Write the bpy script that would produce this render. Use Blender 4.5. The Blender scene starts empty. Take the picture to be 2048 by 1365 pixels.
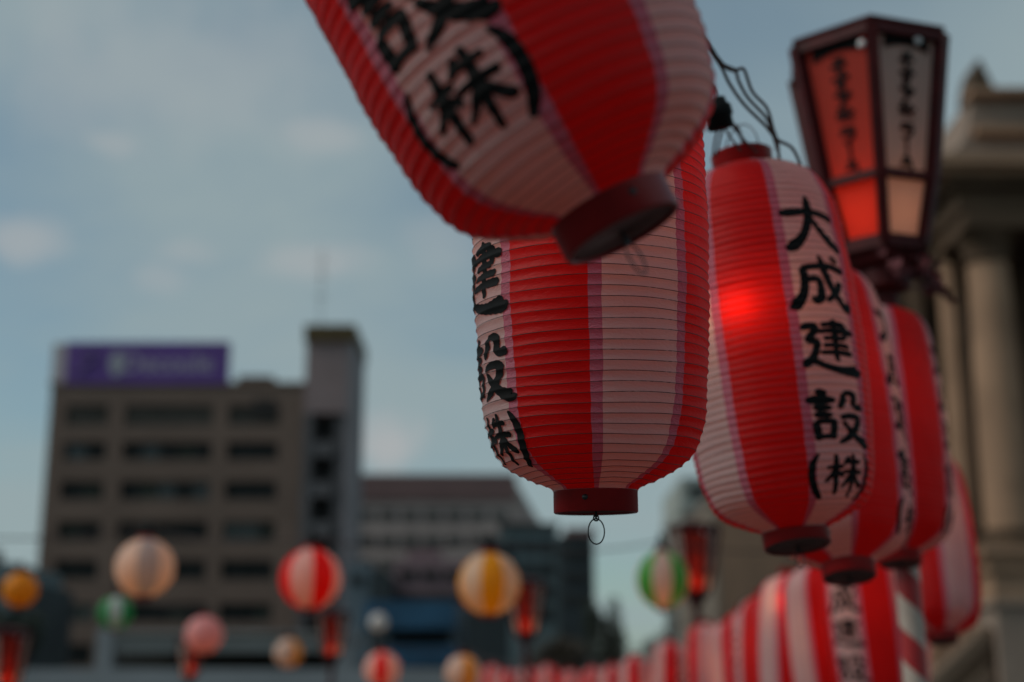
import bpy, math, random
from mathutils import Vector, Matrix

# ------------------------------------------------------------------ camera, sky, sun, exposure
scene = bpy.context.scene
COL = scene.collection
R = math.radians
PITCH = R(14.0)
CAM = Vector((0.0, 0.0, 1.6))
FPX = 2048 * 50.0 / 36.0                      # focal length in photo pixels (50 mm lens)
FWD = Vector((0, math.cos(PITCH), math.sin(PITCH)))
RIGHT = Vector((1, 0, 0))
UP = Vector((0, -math.sin(PITCH), math.cos(PITCH)))

cam_data = bpy.data.cameras.new("camera")
cam = bpy.data.objects.new("camera", cam_data)
COL.objects.link(cam)
cam.location = CAM
cam.rotation_euler = (math.pi / 2 + PITCH, 0, 0)
cam_data.lens = 50.0
cam_data.sensor_width = 36.0
cam_data.clip_start = 0.05
cam_data.clip_end = 3000.0
cam_data.dof.use_dof = True
cam_data.dof.focus_distance = 1.46
cam_data.dof.aperture_fstop = 2.75
scene.camera = cam

scene.view_settings.view_transform = 'Standard'
scene.view_settings.look = 'None'
scene.view_settings.gamma = 1.0
scene.view_settings.exposure = -0.18
scene.cycles.max_bounces = 12
scene.cycles.diffuse_bounces = 6
scene.cycles.transmission_bounces = 10
scene.cycles.use_denoising = True
scene.cycles.sample_clamp_indirect = 4.0

SUN_ELEV, SUN_AZ = R(42), R(-100)               # azimuth from +Y, negative = left


def ray(px, py):
    return (FWD + RIGHT * ((px - 1024) / FPX) + UP * ((682.5 - py) / FPX))


world = bpy.data.worlds.new("World")
scene.world = world
world.use_nodes = True
nt = world.node_tree
nt.nodes.clear()


def nd(tree, kind, **kw):
    n = tree.nodes.new(kind)
    for k, v in kw.items():
        setattr(n, k, v)
    return n


def mathn(tree, op, a, b=None, c=None, clamp=False):
    n = tree.nodes.new('ShaderNodeMath')
    n.operation = op
    n.use_clamp = clamp
    for i, v in enumerate((a, b, c)):
        if v is None:
            continue
        if isinstance(v, (int, float)):
            n.inputs[i].default_value = v
        else:
            tree.links.new(v, n.inputs[i])
    return n.outputs[0]


def mixc(tree, fac, a, b):
    n = tree.nodes.new('ShaderNodeMix')
    n.data_type = 'RGBA'
    for sock, v in ((n.inputs[0], fac), (n.inputs[6], a), (n.inputs[7], b)):
        if isinstance(v, (int, float)):
            sock.default_value = v
        elif isinstance(v, tuple):
            sock.default_value = (*v, 1) if len(v) == 3 else v
        else:
            tree.links.new(v, sock)
    return n.outputs[2]


w_out = nd(nt, 'ShaderNodeOutputWorld')
w_bg = nd(nt, 'ShaderNodeBackground')
w_bg.inputs['Strength'].default_value = 0.10
sky = nd(nt, 'ShaderNodeTexSky')
sky.sky_type = 'NISHITA'
sky.sun_disc = False
sky.sun_elevation = SUN_ELEV
sky.sun_rotation = SUN_AZ
sky.air_density = 1.0
sky.dust_density = 1.2
sky.ozone_density = 0.6
tc = nd(nt, 'ShaderNodeTexCoord')
sep = nd(nt, 'ShaderNodeSeparateXYZ')
nt.links.new(tc.outputs['Generated'], sep.inputs[0])
den = mathn(nt, 'ADD', mathn(nt, 'MAXIMUM', sep.outputs[2], 0.0), 0.22)
comb = nd(nt, 'ShaderNodeCombineXYZ')
nt.links.new(mathn(nt, 'DIVIDE', sep.outputs[0], den), comb.inputs[0])
nt.links.new(mathn(nt, 'DIVIDE', sep.outputs[1], den), comb.inputs[1])
cl1 = nd(nt, 'ShaderNodeTexNoise')
cl1.inputs['Scale'].default_value = 1.15
cl1.inputs['Detail'].default_value = 5
cl1.inputs['Roughness'].default_value = 0.52
cl1.inputs['Distortion'].default_value = 0.3
off = nd(nt, 'ShaderNodeVectorMath', operation='ADD')
off.inputs[1].default_value = (2.3, 0.4, 1.0)
nt.links.new(comb.outputs[0], off.inputs[0])
nt.links.new(off.outputs[0], cl1.inputs['Vector'])
mr = nd(nt, 'ShaderNodeMapRange')
mr.interpolation_type = 'SMOOTHSTEP'
mr.inputs[1].default_value = 0.36
mr.inputs[2].default_value = 0.66
nt.links.new(cl1.outputs[0], mr.inputs[0])
veil = mathn(nt, 'MULTIPLY_ADD', mr.outputs[0], 0.62, 0.30)
teal = nd(nt, 'ShaderNodeMix', data_type='RGBA', blend_type='MULTIPLY')
teal.inputs[0].default_value = 1.0
teal.inputs[7].default_value = (0.81, 1.0, 0.94, 1)      # the day's slightly green sky
nt.links.new(sky.outputs[0], teal.inputs[6])
col = mixc(nt, veil, teal.outputs[2], (3.42, 4.28, 4.45))
# a few low puffs of cumulus, each in its own direction of the sky, broken up by noise
cl2 = nd(nt, 'ShaderNodeTexNoise')
cl2.inputs['Scale'].default_value = 26
cl2.inputs['Detail'].default_value = 4
nt.links.new(tc.outputs['Generated'], cl2.inputs['Vector'])
puffs = None
for (px, py, wdt, hgt, amt) in ((640, 268, 90, 40, .55), (225, 285, 60, 30, .45), (640, 525, 120, 38, .6), (40, 480, 80, 45, .65),
                                (385, 505, 60, 28, .35), (330, 560, 60, 30, .35), (770, 890, 80, 60, .95), (900, 480, 90, 80, .3),
                                (330, 140, 420, 150, .35)):
    d = ray(px, py).normalized()
    dp = nd(nt, 'ShaderNodeVectorMath', operation='SUBTRACT')
    dp.inputs[1].default_value = d
    nt.links.new(tc.outputs['Generated'], dp.inputs[0])
    sc_ = nd(nt, 'ShaderNodeVectorMath', operation='MULTIPLY')
    sc_.inputs[1].default_value = (FPX / wdt, FPX / wdt, FPX / hgt)
    nt.links.new(dp.outputs[0], sc_.inputs[0])
    ln = nd(nt, 'ShaderNodeVectorMath', operation='LENGTH')
    nt.links.new(sc_.outputs[0], ln.inputs[0])
    dist = mathn(nt, 'ADD', ln.outputs['Value'], mathn(nt, 'MULTIPLY_ADD', cl2.outputs[0], 1.6, -0.8))
    mm = nd(nt, 'ShaderNodeMapRange')
    mm.interpolation_type = 'SMOOTHSTEP'
    mm.inputs[1].default_value = 1.35
    mm.inputs[2].default_value = 0.2
    mm.inputs[3].default_value = 0.0
    mm.inputs[4].default_value = amt
    nt.links.new(dist, mm.inputs[0])
    puffs = mm.outputs[0] if puffs is None else mathn(nt, 'MAXIMUM', puffs, mm.outputs[0])
col = mixc(nt, puffs, col, (4.5, 4.75, 4.85))
nt.links.new(col, w_bg.inputs[0])
nt.links.new(w_bg.outputs[0], w_out.inputs[0])

sun_data = bpy.data.lights.new("sun", 'SUN')
sun_data.energy = 1.45
sun_data.angle = R(30)
sun_data.color = (1.0, 0.95, 0.88)
sun = bpy.data.objects.new("sun", sun_data)
COL.objects.link(sun)
sdir = Vector((math.sin(SUN_AZ) * math.cos(SUN_ELEV), math.cos(SUN_AZ) * math.cos(SUN_ELEV), math.sin(SUN_ELEV)))
sun.rotation_euler = sdir.to_track_quat('Z', 'Y').to_euler()
sun.location = (-20, 10, 30)


# ------------------------------------------------------------------ helpers
def at(px, py, depth):
    """World point on the ray through a photo pixel, at a real distance along the view axis."""
    return CAM + ray(px, py) * depth


def pt(px, py, Y):
    """World point where the ray through a photo pixel meets the upright plane y = Y."""
    d = ray(px, py)
    return CAM + d * (Y / d.y)


class MB:
    def __init__(self):
        self.v, self.f, self.m = [], [], []

    def grid(self, rows, mat=0, closed=False):
        b = len(self.v)
        n = len(rows[0])
        for r_ in rows:
            self.v.extend(r_)
        for i in range(len(rows) - 1):
            for j in range(n if closed else n - 1):
                k = (j + 1) % n
                self.f.append((b + i * n + j, b + i * n + k, b + (i + 1) * n + k, b + (i + 1) * n + j))
                self.m.append(mat)

    def box(self, x0, x1, y0, y1, z0, z1, mat=0):
        b = len(self.v)
        self.v += [(x, y, z) for z in (z0, z1) for y in (y0, y1) for x in (x0, x1)]
        for q in ((0, 2, 3, 1), (4, 5, 7, 6), (0, 1, 5, 4), (2, 6, 7, 3), (0, 4, 6, 2), (1, 3, 7, 5)):
            self.f.append(tuple(b + i for i in q))
            self.m.append(mat)

    def bar(self, a, c, w, h, mat=0, side=None):
        a, c = Vector(a), Vector(c)
        d = (c - a).normalized()
        s = Vector(side) if side else (Vector((0, 0, 1)) if abs(d.z) < .9 else Vector((1, 0, 0)))
        s = (s - d * s.dot(d)).normalized()
        t = d.cross(s)
        b = len(self.v)
        for p in (a, c):
            for i, j in ((-1, -1), (1, -1), (1, 1), (-1, 1)):
                self.v.append(p + s * (i * w / 2) + t * (j * h / 2))
        for q in ((0, 1, 2, 3), (7, 6, 5, 4), (0, 4, 5, 1), (1, 5, 6, 2), (2, 6, 7, 3), (3, 7, 4, 0)):
            self.f.append(tuple(b + i for i in q))
            self.m.append(mat)

    def lathe(self, prof, seg=24, mat=0, c=(0, 0, 0)):
        rows = []
        for (r_, z) in prof:
            rows.append([(c[0] + r_ * math.cos(2 * math.pi * k / seg), c[1] + r_ * math.sin(2 * math.pi * k / seg), c[2] + z)
                         for k in range(seg)])
        self.grid(rows, mat, True)

    def tube(self, pts, r_, seg=6, mat=0, closed=False):
        pts = [Vector(p) for p in pts]
        rows = []
        ref = None
        n = len(pts)
        for i, p in enumerate(pts):
            if closed:
                d = (pts[(i + 1) % n] - pts[i - 1]).normalized()
            else:
                d = (pts[min(i + 1, n - 1)] - pts[max(i - 1, 0)]).normalized()
            if ref is None:
                ref = Vector((0, 0, 1)) if abs(d.z) < .9 else Vector((1, 0, 0))
            s = (ref - d * ref.dot(d)).normalized()
            ref = s
            t = d.cross(s)
            rows.append([p + (s * math.cos(2 * math.pi * k / seg) + t * math.sin(2 * math.pi * k / seg)) * r_ for k in range(seg)])
        if closed:
            rows.append(rows[0])
        self.grid(rows, mat, True)

    def mesh(self, name, mats, smooth=False):
        me = bpy.data.meshes.new(name)
        me.from_pydata([tuple(v) for v in self.v], [], self.f)
        for m_ in (mats if isinstance(mats, (list, tuple)) else [mats]):
            me.materials.append(m_)
        me.polygons.foreach_set('material_index', self.m)
        me.polygons.foreach_set('use_smooth', [smooth] * len(self.f))
        me.update()
        return me

    def build(self, name, mats, parent=None, smooth=False):
        return link(name, self.mesh(name, mats, smooth), parent)


def link(name, data, parent=None):
    o = bpy.data.objects.new(name, data)
    COL.objects.link(o)
    if parent:
        o.parent = parent
    return o


def tag(o, label, cat, group=None, kind=None):
    o['label'] = label
    o['category'] = cat
    if group:
        o['group'] = group
    if kind:
        o['kind'] = kind
    return o


def thing(name, label, cat, group=None, loc=(0, 0, 0)):
    o = link(name, None)
    o.location = loc
    o.empty_display_size = 0.1
    return tag(o, label, cat, group)


KIDS = {}


def copy_tree(o, parent=None):
    c = o.copy()
    COL.objects.link(c)
    if parent:
        c.parent = parent
    for ch in [x for x in bpy.data.objects if x.parent == o]:
        copy_tree(ch, c)
    return c


def catmull(pts, n=8):
    out = []
    P = [Vector(p) for p in pts]
    if len(P) == 2:
        return [P[0].lerp(P[1], i / n) for i in range(n + 1)]
    for i in range(len(P) - 1):
        p0 = P[i - 1] if i else P[0] * 2 - P[1]
        p1, p2 = P[i], P[i + 1]
        p3 = P[i + 2] if i + 2 < len(P) else P[-1] * 2 - P[-2]
        for k in range(n):
            t = k / n
            out.append(0.5 * ((2 * p1) + (p2 - p0) * t + (2 * p0 - 5 * p1 + 4 * p2 - p3) * t * t + (3 * p1 - p0 - 3 * p2 + p3) * t ** 3))
    out.append(P[-1])
    return out


# ------------------------------------------------------------------ materials
def mat_new(name):
    m = bpy.data.materials.new(name)
    m.use_nodes = True
    m.node_tree.nodes.clear()
    return m, m.node_tree


def paper(name, color, trans=None, tfac=0.4, crease=0.42, stains=0.2, scale=1.0):
    """Thin lantern paper: diffuse in front, translucent behind, fine creases."""
    m, t = mat_new(name)
    out = nd(t, 'ShaderNodeOutputMaterial')
    pr = nd(t, 'ShaderNodeBsdfPrincipled')
    pr.inputs['Roughness'].default_value = 0.48
    pr.inputs['Specular IOR Level'].default_value = 0.32
    tr = nd(t, 'ShaderNodeBsdfTranslucent')
    mx = nd(t, 'ShaderNodeMixShader')
    mx.inputs[0].default_value = tfac
    co = nd(t, 'ShaderNodeTexCoord')
    info = nd(t, 'ShaderNodeObjectInfo')
    ad = nd(t, 'ShaderNodeVectorMath', operation='ADD')
    t.links.new(co.outputs['Object'], ad.inputs[0])
    t.links.new(info.outputs['Random'], ad.inputs[1])
    n1 = nd(t, 'ShaderNodeTexNoise')
    n1.inputs['Scale'].default_value = 14 * scale
    n1.inputs['Detail'].default_value = 5
    t.links.new(ad.outputs[0], n1.inputs['Vector'])
    f1 = mathn(t, 'MULTIPLY', mathn(t, 'SUBTRACT', n1.outputs[0], 0.42), 2 * stains, clamp=True)
    dark = tuple(c * 0.55 for c in color)
    c1 = mixc(t, f1, tuple(color), dark)
    t.links.new(c1, pr.inputs['Base Color'])
    tcol = trans or color
    c2 = mixc(t, f1, tuple(tcol), tuple(c * 0.6 for c in tcol))
    t.links.new(c2, tr.inputs[0])
    mp = nd(t, 'ShaderNodeMapping')
    mp.inputs['Scale'].default_value = (1, 1, 2.2)
    mp.inputs['Rotation'].default_value = (0.35, 0.2, 0)
    t.links.new(ad.outputs[0], mp.inputs[0])
    n2 = nd(t, 'ShaderNodeTexNoise')
    n2.inputs['Scale'].default_value = 95 * scale
    n2.inputs['Detail'].default_value = 4
    n2.inputs['Roughness'].default_value = 0.6
    n2.inputs['Distortion'].default_value = 1.2
    t.links.new(mp.outputs[0], n2.inputs['Vector'])
    bp = nd(t, 'ShaderNodeBump')
    bp.inputs['Strength'].default_value = crease
    bp.inputs['Distance'].default_value = 0.0022
    t.links.new(n2.outputs[0], bp.inputs['Height'])
    t.links.new(bp.outputs[0], pr.inputs['Normal'])
    t.links.new(bp.outputs[0], tr.inputs['Normal'])
    t.links.new(pr.outputs[0], mx.inputs[1])
    t.links.new(tr.outputs[0], mx.inputs[2])
    t.links.new(mx.outputs[0], out.inputs[0])
    return m


def solid(name, color, rough=0.6, spec=0.4, var=0.25, scale=3.0, bump=0.0, bscale=None, metal=0.0, coat=0.0):
    m, t = mat_new(name)
    out = nd(t, 'ShaderNodeOutputMaterial')
    pr = nd(t, 'ShaderNodeBsdfPrincipled')
    pr.inputs['Roughness'].default_value = rough
    pr.inputs['Specular IOR Level'].default_value = spec
    pr.inputs['Metallic'].default_value = metal
    pr.inputs['Coat Weight'].default_value = coat
    co = nd(t, 'ShaderNodeTexCoord')
    n1 = nd(t, 'ShaderNodeTexNoise')
    n1.inputs['Scale'].default_value = scale
    n1.inputs['Detail'].default_value = 6
    n1.inputs['Roughness'].default_value = 0.6
    t.links.new(co.outputs['Object'], n1.inputs['Vector'])
    a = tuple(c * (1 - var) for c in color)
    b = tuple(min(1, c * (1 + var)) for c in color)
    mr_ = nd(t, 'ShaderNodeMapRange')
    mr_.inputs[1].default_value = 0.3
    mr_.inputs[2].default_value = 0.7
    t.links.new(n1.outputs[0], mr_.inputs[0])
    t.links.new(mixc(t, mr_.outputs[0], a, b), pr.inputs['Base Color'])
    if bump:
        n2 = nd(t, 'ShaderNodeTexNoise')
        n2.inputs['Scale'].default_value = bscale or scale * 6
        n2.inputs['Detail'].default_value = 5
        t.links.new(co.outputs['Object'], n2.inputs['Vector'])
        bp = nd(t, 'ShaderNodeBump')
        bp.inputs['Strength'].default_value = bump
        bp.inputs['Distance'].default_value = 0.3 / (bscale or scale * 6)
        t.links.new(n2.outputs[0], bp.inputs['Height'])
        t.links.new(bp.outputs[0], pr.inputs['Normal'])
    t.links.new(pr.outputs[0], out.inputs[0])
    return m


def glow(name, color, strength):
    m, t = mat_new(name)
    out = nd(t, 'ShaderNodeOutputMaterial')
    e = nd(t, 'ShaderNodeEmission')
    e.inputs[0].default_value = (*color, 1)
    e.inputs[1].default_value = strength
    t.links.new(e.outputs[0], out.inputs[0])
    return m


RED = paper("red_paper", (0.70, 0.007, 0.008), (0.92, 0.013, 0.008), 0.62)
WHITE = paper("white_paper", (0.70, 0.59, 0.58), (0.92, 0.48, 0.37), 0.58)  # translucent tint carries the salmon bounce of the red panels inside
SEAM = paper("overlapped_paper", (0.60, 0.20, 0.28), (0.75, 0.04, 0.07), 0.42, crease=0.9, scale=1.5)
ORANGE = paper("orange_paper", (0.78, 0.32, 0.010), (0.80, 0.30, 0.01), 0.42)
YELLOW = paper("yellow_paper", (0.76, 0.36, 0.008), (0.80, 0.33, 0.008), 0.5)
GREEN = paper("green_paper", (0.05, 0.36, 0.045), (0.07, 0.36, 0.03), 0.42)
DGREEN = paper("deep_green_paper", (0.02, 0.30, 0.09), (0.03, 0.34, 0.08), 0.42)
PINK = paper("pink_paper", (0.74, 0.38, 0.38), (0.78, 0.30, 0.26), 0.42)
CREAM = paper("cream_paper", (0.68, 0.54, 0.46), (0.72, 0.46, 0.30), 0.42)
GREYP = paper("grey_paper", (0.34, 0.34, 0.36), (0.40, 0.32, 0.30), 0.40)
IVORY = paper("ivory_paper", (0.70, 0.58, 0.44), (0.78, 0.50, 0.26), 0.46)
PLAINW = paper("plain_white_paper", (0.66, 0.66, 0.66), (0.6, 0.58, 0.55), 0.35)
INK = solid("black_ink", (0.007, 0.007, 0.007), 0.75, 0.12, 0.3, 60)
LACQ = solid("dark_red_lacquer", (0.25, 0.007, 0.008), 0.33, 0.30, 0.3, 9, bump=0.12, bscale=160)
DISC = solid("collar_board", (0.16, 0.062, 0.055), 0.7, 0.3, 0.35, 40)
WIRE = solid("rib_wire_shade", (0.10, 0.025, 0.022), 0.5, 0.4, 0.3, 90)  # dark wire tone also draws the shadow line along each fold
BLACKM = solid("black_metal", (0.02, 0.02, 0.022), 0.35, 0.5, 0.2, 60)
CORD = solid("dark_cord", (0.055, 0.03, 0.026), 0.6, 0.4, 0.3, 60)
RUBBER = solid("black_rubber", (0.006, 0.006, 0.006), 0.6, 0.15, 0.2, 60)
FRAME = solid("dark_red_wood", (0.062, 0.0045, 0.005), 0.55, 0.2, 0.35, 18, bump=0.1)
BULB = glow("lamp_glow", (1.0, 0.62, 0.32), 24.0)
BULB_SPOT = glow("lamp_glow_spot", (1.0, 0.6, 0.34), 9.5)
BULB_DIM = glow("lamp_glow_small", (1.0, 0.55, 0.25), 7.5)
BULB_WEAK = glow("lamp_glow_weak", (1.0, 0.62, 0.35), 5.0)  # weakly lit bulb, its glow strengthened to warm the lantern paper
TAPE_R = solid("red_tape", (0.34, 0.011, 0.014), 0.4, 0.5, 0.2, 20)
TAPE_W = solid("white_tape", (0.46, 0.37, 0.31), 0.4, 0.5, 0.15, 20)
DISC_W = solid("disc_white", (0.82, 0.80, 0.79), 0.3, 0.5, 0.05, 20)

# ------------------------------------------------------------------ ground
g = MB()
g.grid([[(-900, -300, 0), (900, -300, 0)], [(-900, 1500, 0), (900, 1500, 0)]])
ground = g.build("ground", solid("asphalt", (0.06, 0.058, 0.056), 0.9, 0.2, 0.3, 0.8, bump=0.3, bscale=40))
ground['kind'] = 'structure'

# ------------------------------------------------------------------ background buildings
TILE = solid("brown_tile", (0.168, 0.112, 0.087), 0.7, 0.3, 0.12, 0.25)
TILE2 = solid("pale_brown_tile", (0.21, 0.16, 0.13), 0.7, 0.3, 0.12, 0.3)
GLASS = solid("dark_glass", (0.010, 0.011, 0.011), 0.3, 0.2, 0.6, 0.35)
BLIND = solid("dull_louvre", (0.075, 0.064, 0.052), 0.7, 0.3, 0.3, 0.3)
FRM = solid("bronze_frame", (0.035, 0.03, 0.028), 0.5, 0.4, 0.2, 1)
PURPLE = solid("purple_board", (0.125, 0.05, 0.26), 0.5, 0.4, 0.12, 0.2)
PALEBOARD = solid("pale_board", (0.50, 0.44, 0.44), 0.6, 0.3, 0.1, 0.3)
SIGNW = solid("faded_lettering", (0.36, 0.31, 0.42), 0.6, 0.3, 0.1, 1)
SIGNW2 = solid("white_emblem", (0.36, 0.36, 0.40), 0.6, 0.3, 0.1, 1)
GREYW = solid("grey_render", (0.22, 0.20, 0.21), 0.8, 0.3, 0.15, 0.2)
PINKG = solid("pinkish_render", (0.28, 0.205, 0.20), 0.8, 0.3, 0.12, 0.2)
CAPB = solid("olive_brown_cap", (0.10, 0.067, 0.030), 0.8, 0.3, 0.2, 0.3)
BLUEG = solid("blue_grey_steel", (0.105, 0.095, 0.098), 0.6, 0.4, 0.2, 0.3)
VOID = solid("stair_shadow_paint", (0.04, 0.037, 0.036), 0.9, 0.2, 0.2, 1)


def box_px(mb, x0, y0, x1, y1, Y, thick, mat=0, ground_=False):
    """Upright block whose front at distance Y covers the photo rectangle."""
    xm0, xm1 = pt(x0, (y0 + y1) / 2, Y).x, pt(x1, (y0 + y1) / 2, Y).x
    zb, zt = pt((x0 + x1) / 2, y1, Y).z, pt((x0 + x1) / 2, y0, Y).z
    if ground_:
        zb = 0
    mb.box(xm0, xm1, Y, Y + thick, zb, zt, mat)


def text_mesh(body, size, mat, extrude=0.0, bold=0.0):
    cu = bpy.data.curves.new("lettering", 'FONT')
    cu.body = body
    cu.size = size
    cu.align_x = 'CENTER'
    cu.align_y = 'CENTER'
    cu.extrude = extrude
    cu.offset = bold
    cu.resolution_u = 3
    o = bpy.data.objects.new("lettering", cu)
    COL.objects.link(o)
    dg = bpy.context.evaluated_depsgraph_get()
    me = bpy.data.meshes.new_from_object(o.evaluated_get(dg))
    bpy.data.objects.remove(o)
    bpy.data.curves.remove(cu)
    me.materials.clear()
    me.materials.append(mat)
    return me


BLINDG = solid("half_drawn_blind", (0.045, 0.05, 0.04), 0.7, 0.3, 0.4, 0.5)
GLINT = solid("sky_glass", (0.018, 0.024, 0.024), 0.12, 0.5, 0.5, 0.4)
PANE_RND = random.Random(5)


def window_block(parent, x0, x1, z0, z1, Y, panes, pane_mat):
    """One strip window: a frame with its own panes set back in the opening."""
    f = MB()
    e = 0.12
    f.box(x0, x1, Y, Y + .14, z0, z0 + e)
    f.box(x0, x1, Y, Y + .14, z1 - e, z1)
    w = (x1 - x0) / panes
    for k in range(panes + 1):
        xc = x0 + k * w
        f.box(max(x0, xc - e / 2), min(x1, xc + e / 2), Y + .002, Y + .138, z0 + e, z1 - e)
    wo = f.build("window", FRM, parent)
    for k in range(panes):
        p = MB()
        p.box(x0 + k * w + e / 2, x0 + (k + 1) * w - e / 2, Y + .06, Y + .09, z0 + e, z1 - e)
        p.build("pane", PANE_RND.choice((pane_mat, pane_mat, pane_mat, BLINDG, GLINT)) if pane_mat is GLASS else pane_mat, wo)
    return wo


def office():
    Y = 130.0
    b = thing("office_building", "brown tiled office block with strip windows under the purple rooftop board", "building")
    X = lambda px: pt(px, 1000, Y).x
    Z = lambda py: pt(330, py, Y).z
    bays = [(118, 205), (238, 418), (448, 552)]
    rows = [(810, 852), (884, 920), (962, 1000), (1042, 1082), (1120, 1160), (1206, 1244), (1288, 1332)]
    x0, x1 = X(85), X(605)
    z_top = Z(772)
    core = MB()
    core.box(x0 + .3, x1 - .3, Y + 1.2, Y + 22, 0, z_top - .4)
    core.build("core", TILE, b)
    prev = z_top
    for i, (a, c) in enumerate(rows):
        s = MB()
        s.box(x0, x1, Y, Y + 1.2, Z(a), prev)
        s.build("spandrel", TILE, b)
        edges = [85] + [e for bay in bays for e in bay] + [605]
        for k in range(0, len(edges), 2):
            p = MB()
            p.box(X(edges[k]), X(edges[k + 1]), Y + .003, Y + 1.197, Z(c), Z(a))
            p.build("pier", TILE, b)
        for k, (u, v) in enumerate(bays):
            n = (2, 5, 3)[k]
            if i == 0:
                window_block(b, X(u), X(v), Z(c), Z(a), Y + .35, n, BLIND)
            else:
                window_block(b, X(u), X(v), Z(c), Z(a), Y + .75, n, GLASS)
        prev = Z(c)
    s = MB()
    s.box(x0, x1, Y, Y + 1.2, 0, prev)
    s.build("plinth", TILE, b)
    for k in range(4):
        v = MB()
        xx = X(500) + (k % 2) * 1.1
        v.box(xx, xx + .9, Y - .05, Y + .02, Z(838) + (k // 2) * 1.0, Z(838) + (k // 2) * 1.0 + .85)
        v.build("vent", VOID, b)
    wing = MB()
    wing.box(X(62), x0, Y + 4, Y + 20, 0, z_top - .6)
    wing.build("side_wing", TILE2, b)
    pent = MB()
    box_px(pent, 475, 752, 545, 774, Y + 5, 5)
    pent.build("roof_hut", TILE, b)
    par = MB()
    par.box(x0 - .15, x1 + .1, Y - .15, Y + 21, z_top, z_top + .35)
    par.build("parapet", TILE, b)
    # stair tower
    t = thing("stair_tower", "tall grey stair tower with olive brown cap right of the brown office", "tower")
    XT = lambda px: pt(px, 900, Y).x
    ZT = lambda py: pt(660, py, Y).z
    c = MB()
    c.box(XT(610), XT(702), Y + 1.6, Y + 9, 0, ZT(690))
    c.build("shaft", BLUEG, t)
    u = MB()
    u.box(XT(606), XT(690), Y - .4, Y + 1.6, ZT(828), ZT(686))
    u.build("upper_wall", PINKG, t)
    q = MB()
    q.box(XT(690) + .003, XT(705), Y - .6, Y + 9, 0, ZT(687))
    q.build("side_pier", GREYW, t)
    l = MB()
    l.box(XT(606), XT(624), Y - .4, Y + 1.59, 0, ZT(828) - .003)
    l.build("edge_pier", BLUEG, t)
    cap = MB()
    cap.box(XT(603), XT(707), Y - .9, Y + 9.4, ZT(686), ZT(654))
    cap.build("cap", CAPB, t)
    an = MB()
    ap = pt(640, 654, Y + 3)
    an.tube([(ap.x, Y + 3, ap.z - .5), (ap.x, Y + 3, ap.z + 8)], .045, 6)
    for dz in (3, 5, 6.5):
        an.tube([(ap.x - .6, Y + 3, ap.z + dz), (ap.x + .6, Y + 3, ap.z + dz)], .05, 5)
    an.build("mast", FRM, t)
    for k in range(7):
        pa = 884 + k * 80
        ld = MB()
        ld.box(XT(624), XT(668), Y - .3, Y + 1.5, ZT(pa + 30), ZT(pa))
        ld.build("landing", BLUEG, t)
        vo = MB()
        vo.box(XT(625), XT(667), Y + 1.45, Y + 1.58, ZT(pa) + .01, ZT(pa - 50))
        vo.build("opening", VOID, t)  # dark slab holds the stair opening's shade in its colour
    st = MB()
    st.box(XT(668) + .003, XT(690), Y + .2, Y + 1.59, 0, ZT(828) - .003)
    st.build("steel_strip", BLUEG, t)
    # board on the roof
    s = thing("billboard", "long purple rooftop board with pale lettering on the brown office", "billboard")
    fr = MB()
    box_px(fr, 132, 684, 456, 768, Y - .2, 1.0)
    fr.build("face", PURPLE, s)
    sd = MB()
    xl = pt(132, 726, Y).x
    sd.box(xl - 1.5, xl - .02, Y + .6, Y + 3.2, pt(130, 772, Y).z, pt(130, 684, Y).z)
    sd.build("side_panel", PALEBOARD, s)
    for k in range(6):
        px = pt(150 + k * 55, 760, Y)
        lg = MB()
        lg.bar((px.x, Y + 1.6, z_top + .3), (px.x, Y + 1.6, z_top + 4.0), .25, .25)
        lg.build("support", FRM, s)
    cpt = pt(335, 728, Y - .25)
    w = text_mesh("Decoule", 2.5, SIGNW, 0.02, 0.05)
    o = link("lettering", w, s)
    o.location = cpt
    o.rotation_euler = (math.pi / 2, 0, 0)
    e = MB()
    e.lathe([(0, 0), (.75, 0), (.8, .02), (.8, .05), (0, .06)], 20)
    eo = e.build("emblem", SIGNW2, s)
    eo.location = pt(233, 728, Y - .25)
    eo.rotation_euler = (math.pi / 2, 0, 0)
    eo.scale = (.85, 1.5, 1)
    mk = MB()
    a = pt(152, 748, Y - .25)
    d = pt(195, 705, Y - .25)
    mk.bar(a, (d.x - .2, a.y, d.z - .6), .06, .5)
    mk.bar((a.x, a.y, d.z), (d.x, a.y, d.z), .06, .5)
    mk.build("mark", SIGNW, s)


office()


def plain_building(name, label, Y, rect, depth, wall, bands=(), roof=None, rows=(), cols=0, pane=GLASS, extra=None):
    b = thing(name, label, "building")
    x0, y0, x1, y1 = rect
    m = MB()
    box_px(m, x0, y0, x1, y1, Y, depth, 0, True)
    m.build("wall", wall, b)
    for (bx0, ba, bx1, bc, bm) in bands:
        q = MB()
        box_px(q, bx0, ba, bx1, bc, Y - .4, depth + .8)
        q.build("band", bm, b)
    for (a, c) in rows:
        for k in range(cols):
            w = (x1 - x0 - 16) / cols
            u0 = x0 + 8 + k * w + w * .12
            A, C = pt(u0, c, Y - .16), pt(u0 + w * .76, a, Y - .16)
            window_block(b, A.x, C.x, A.z, C.z, Y - .16, 2, pane)
    if extra:
        extra(b)
    return b


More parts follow.
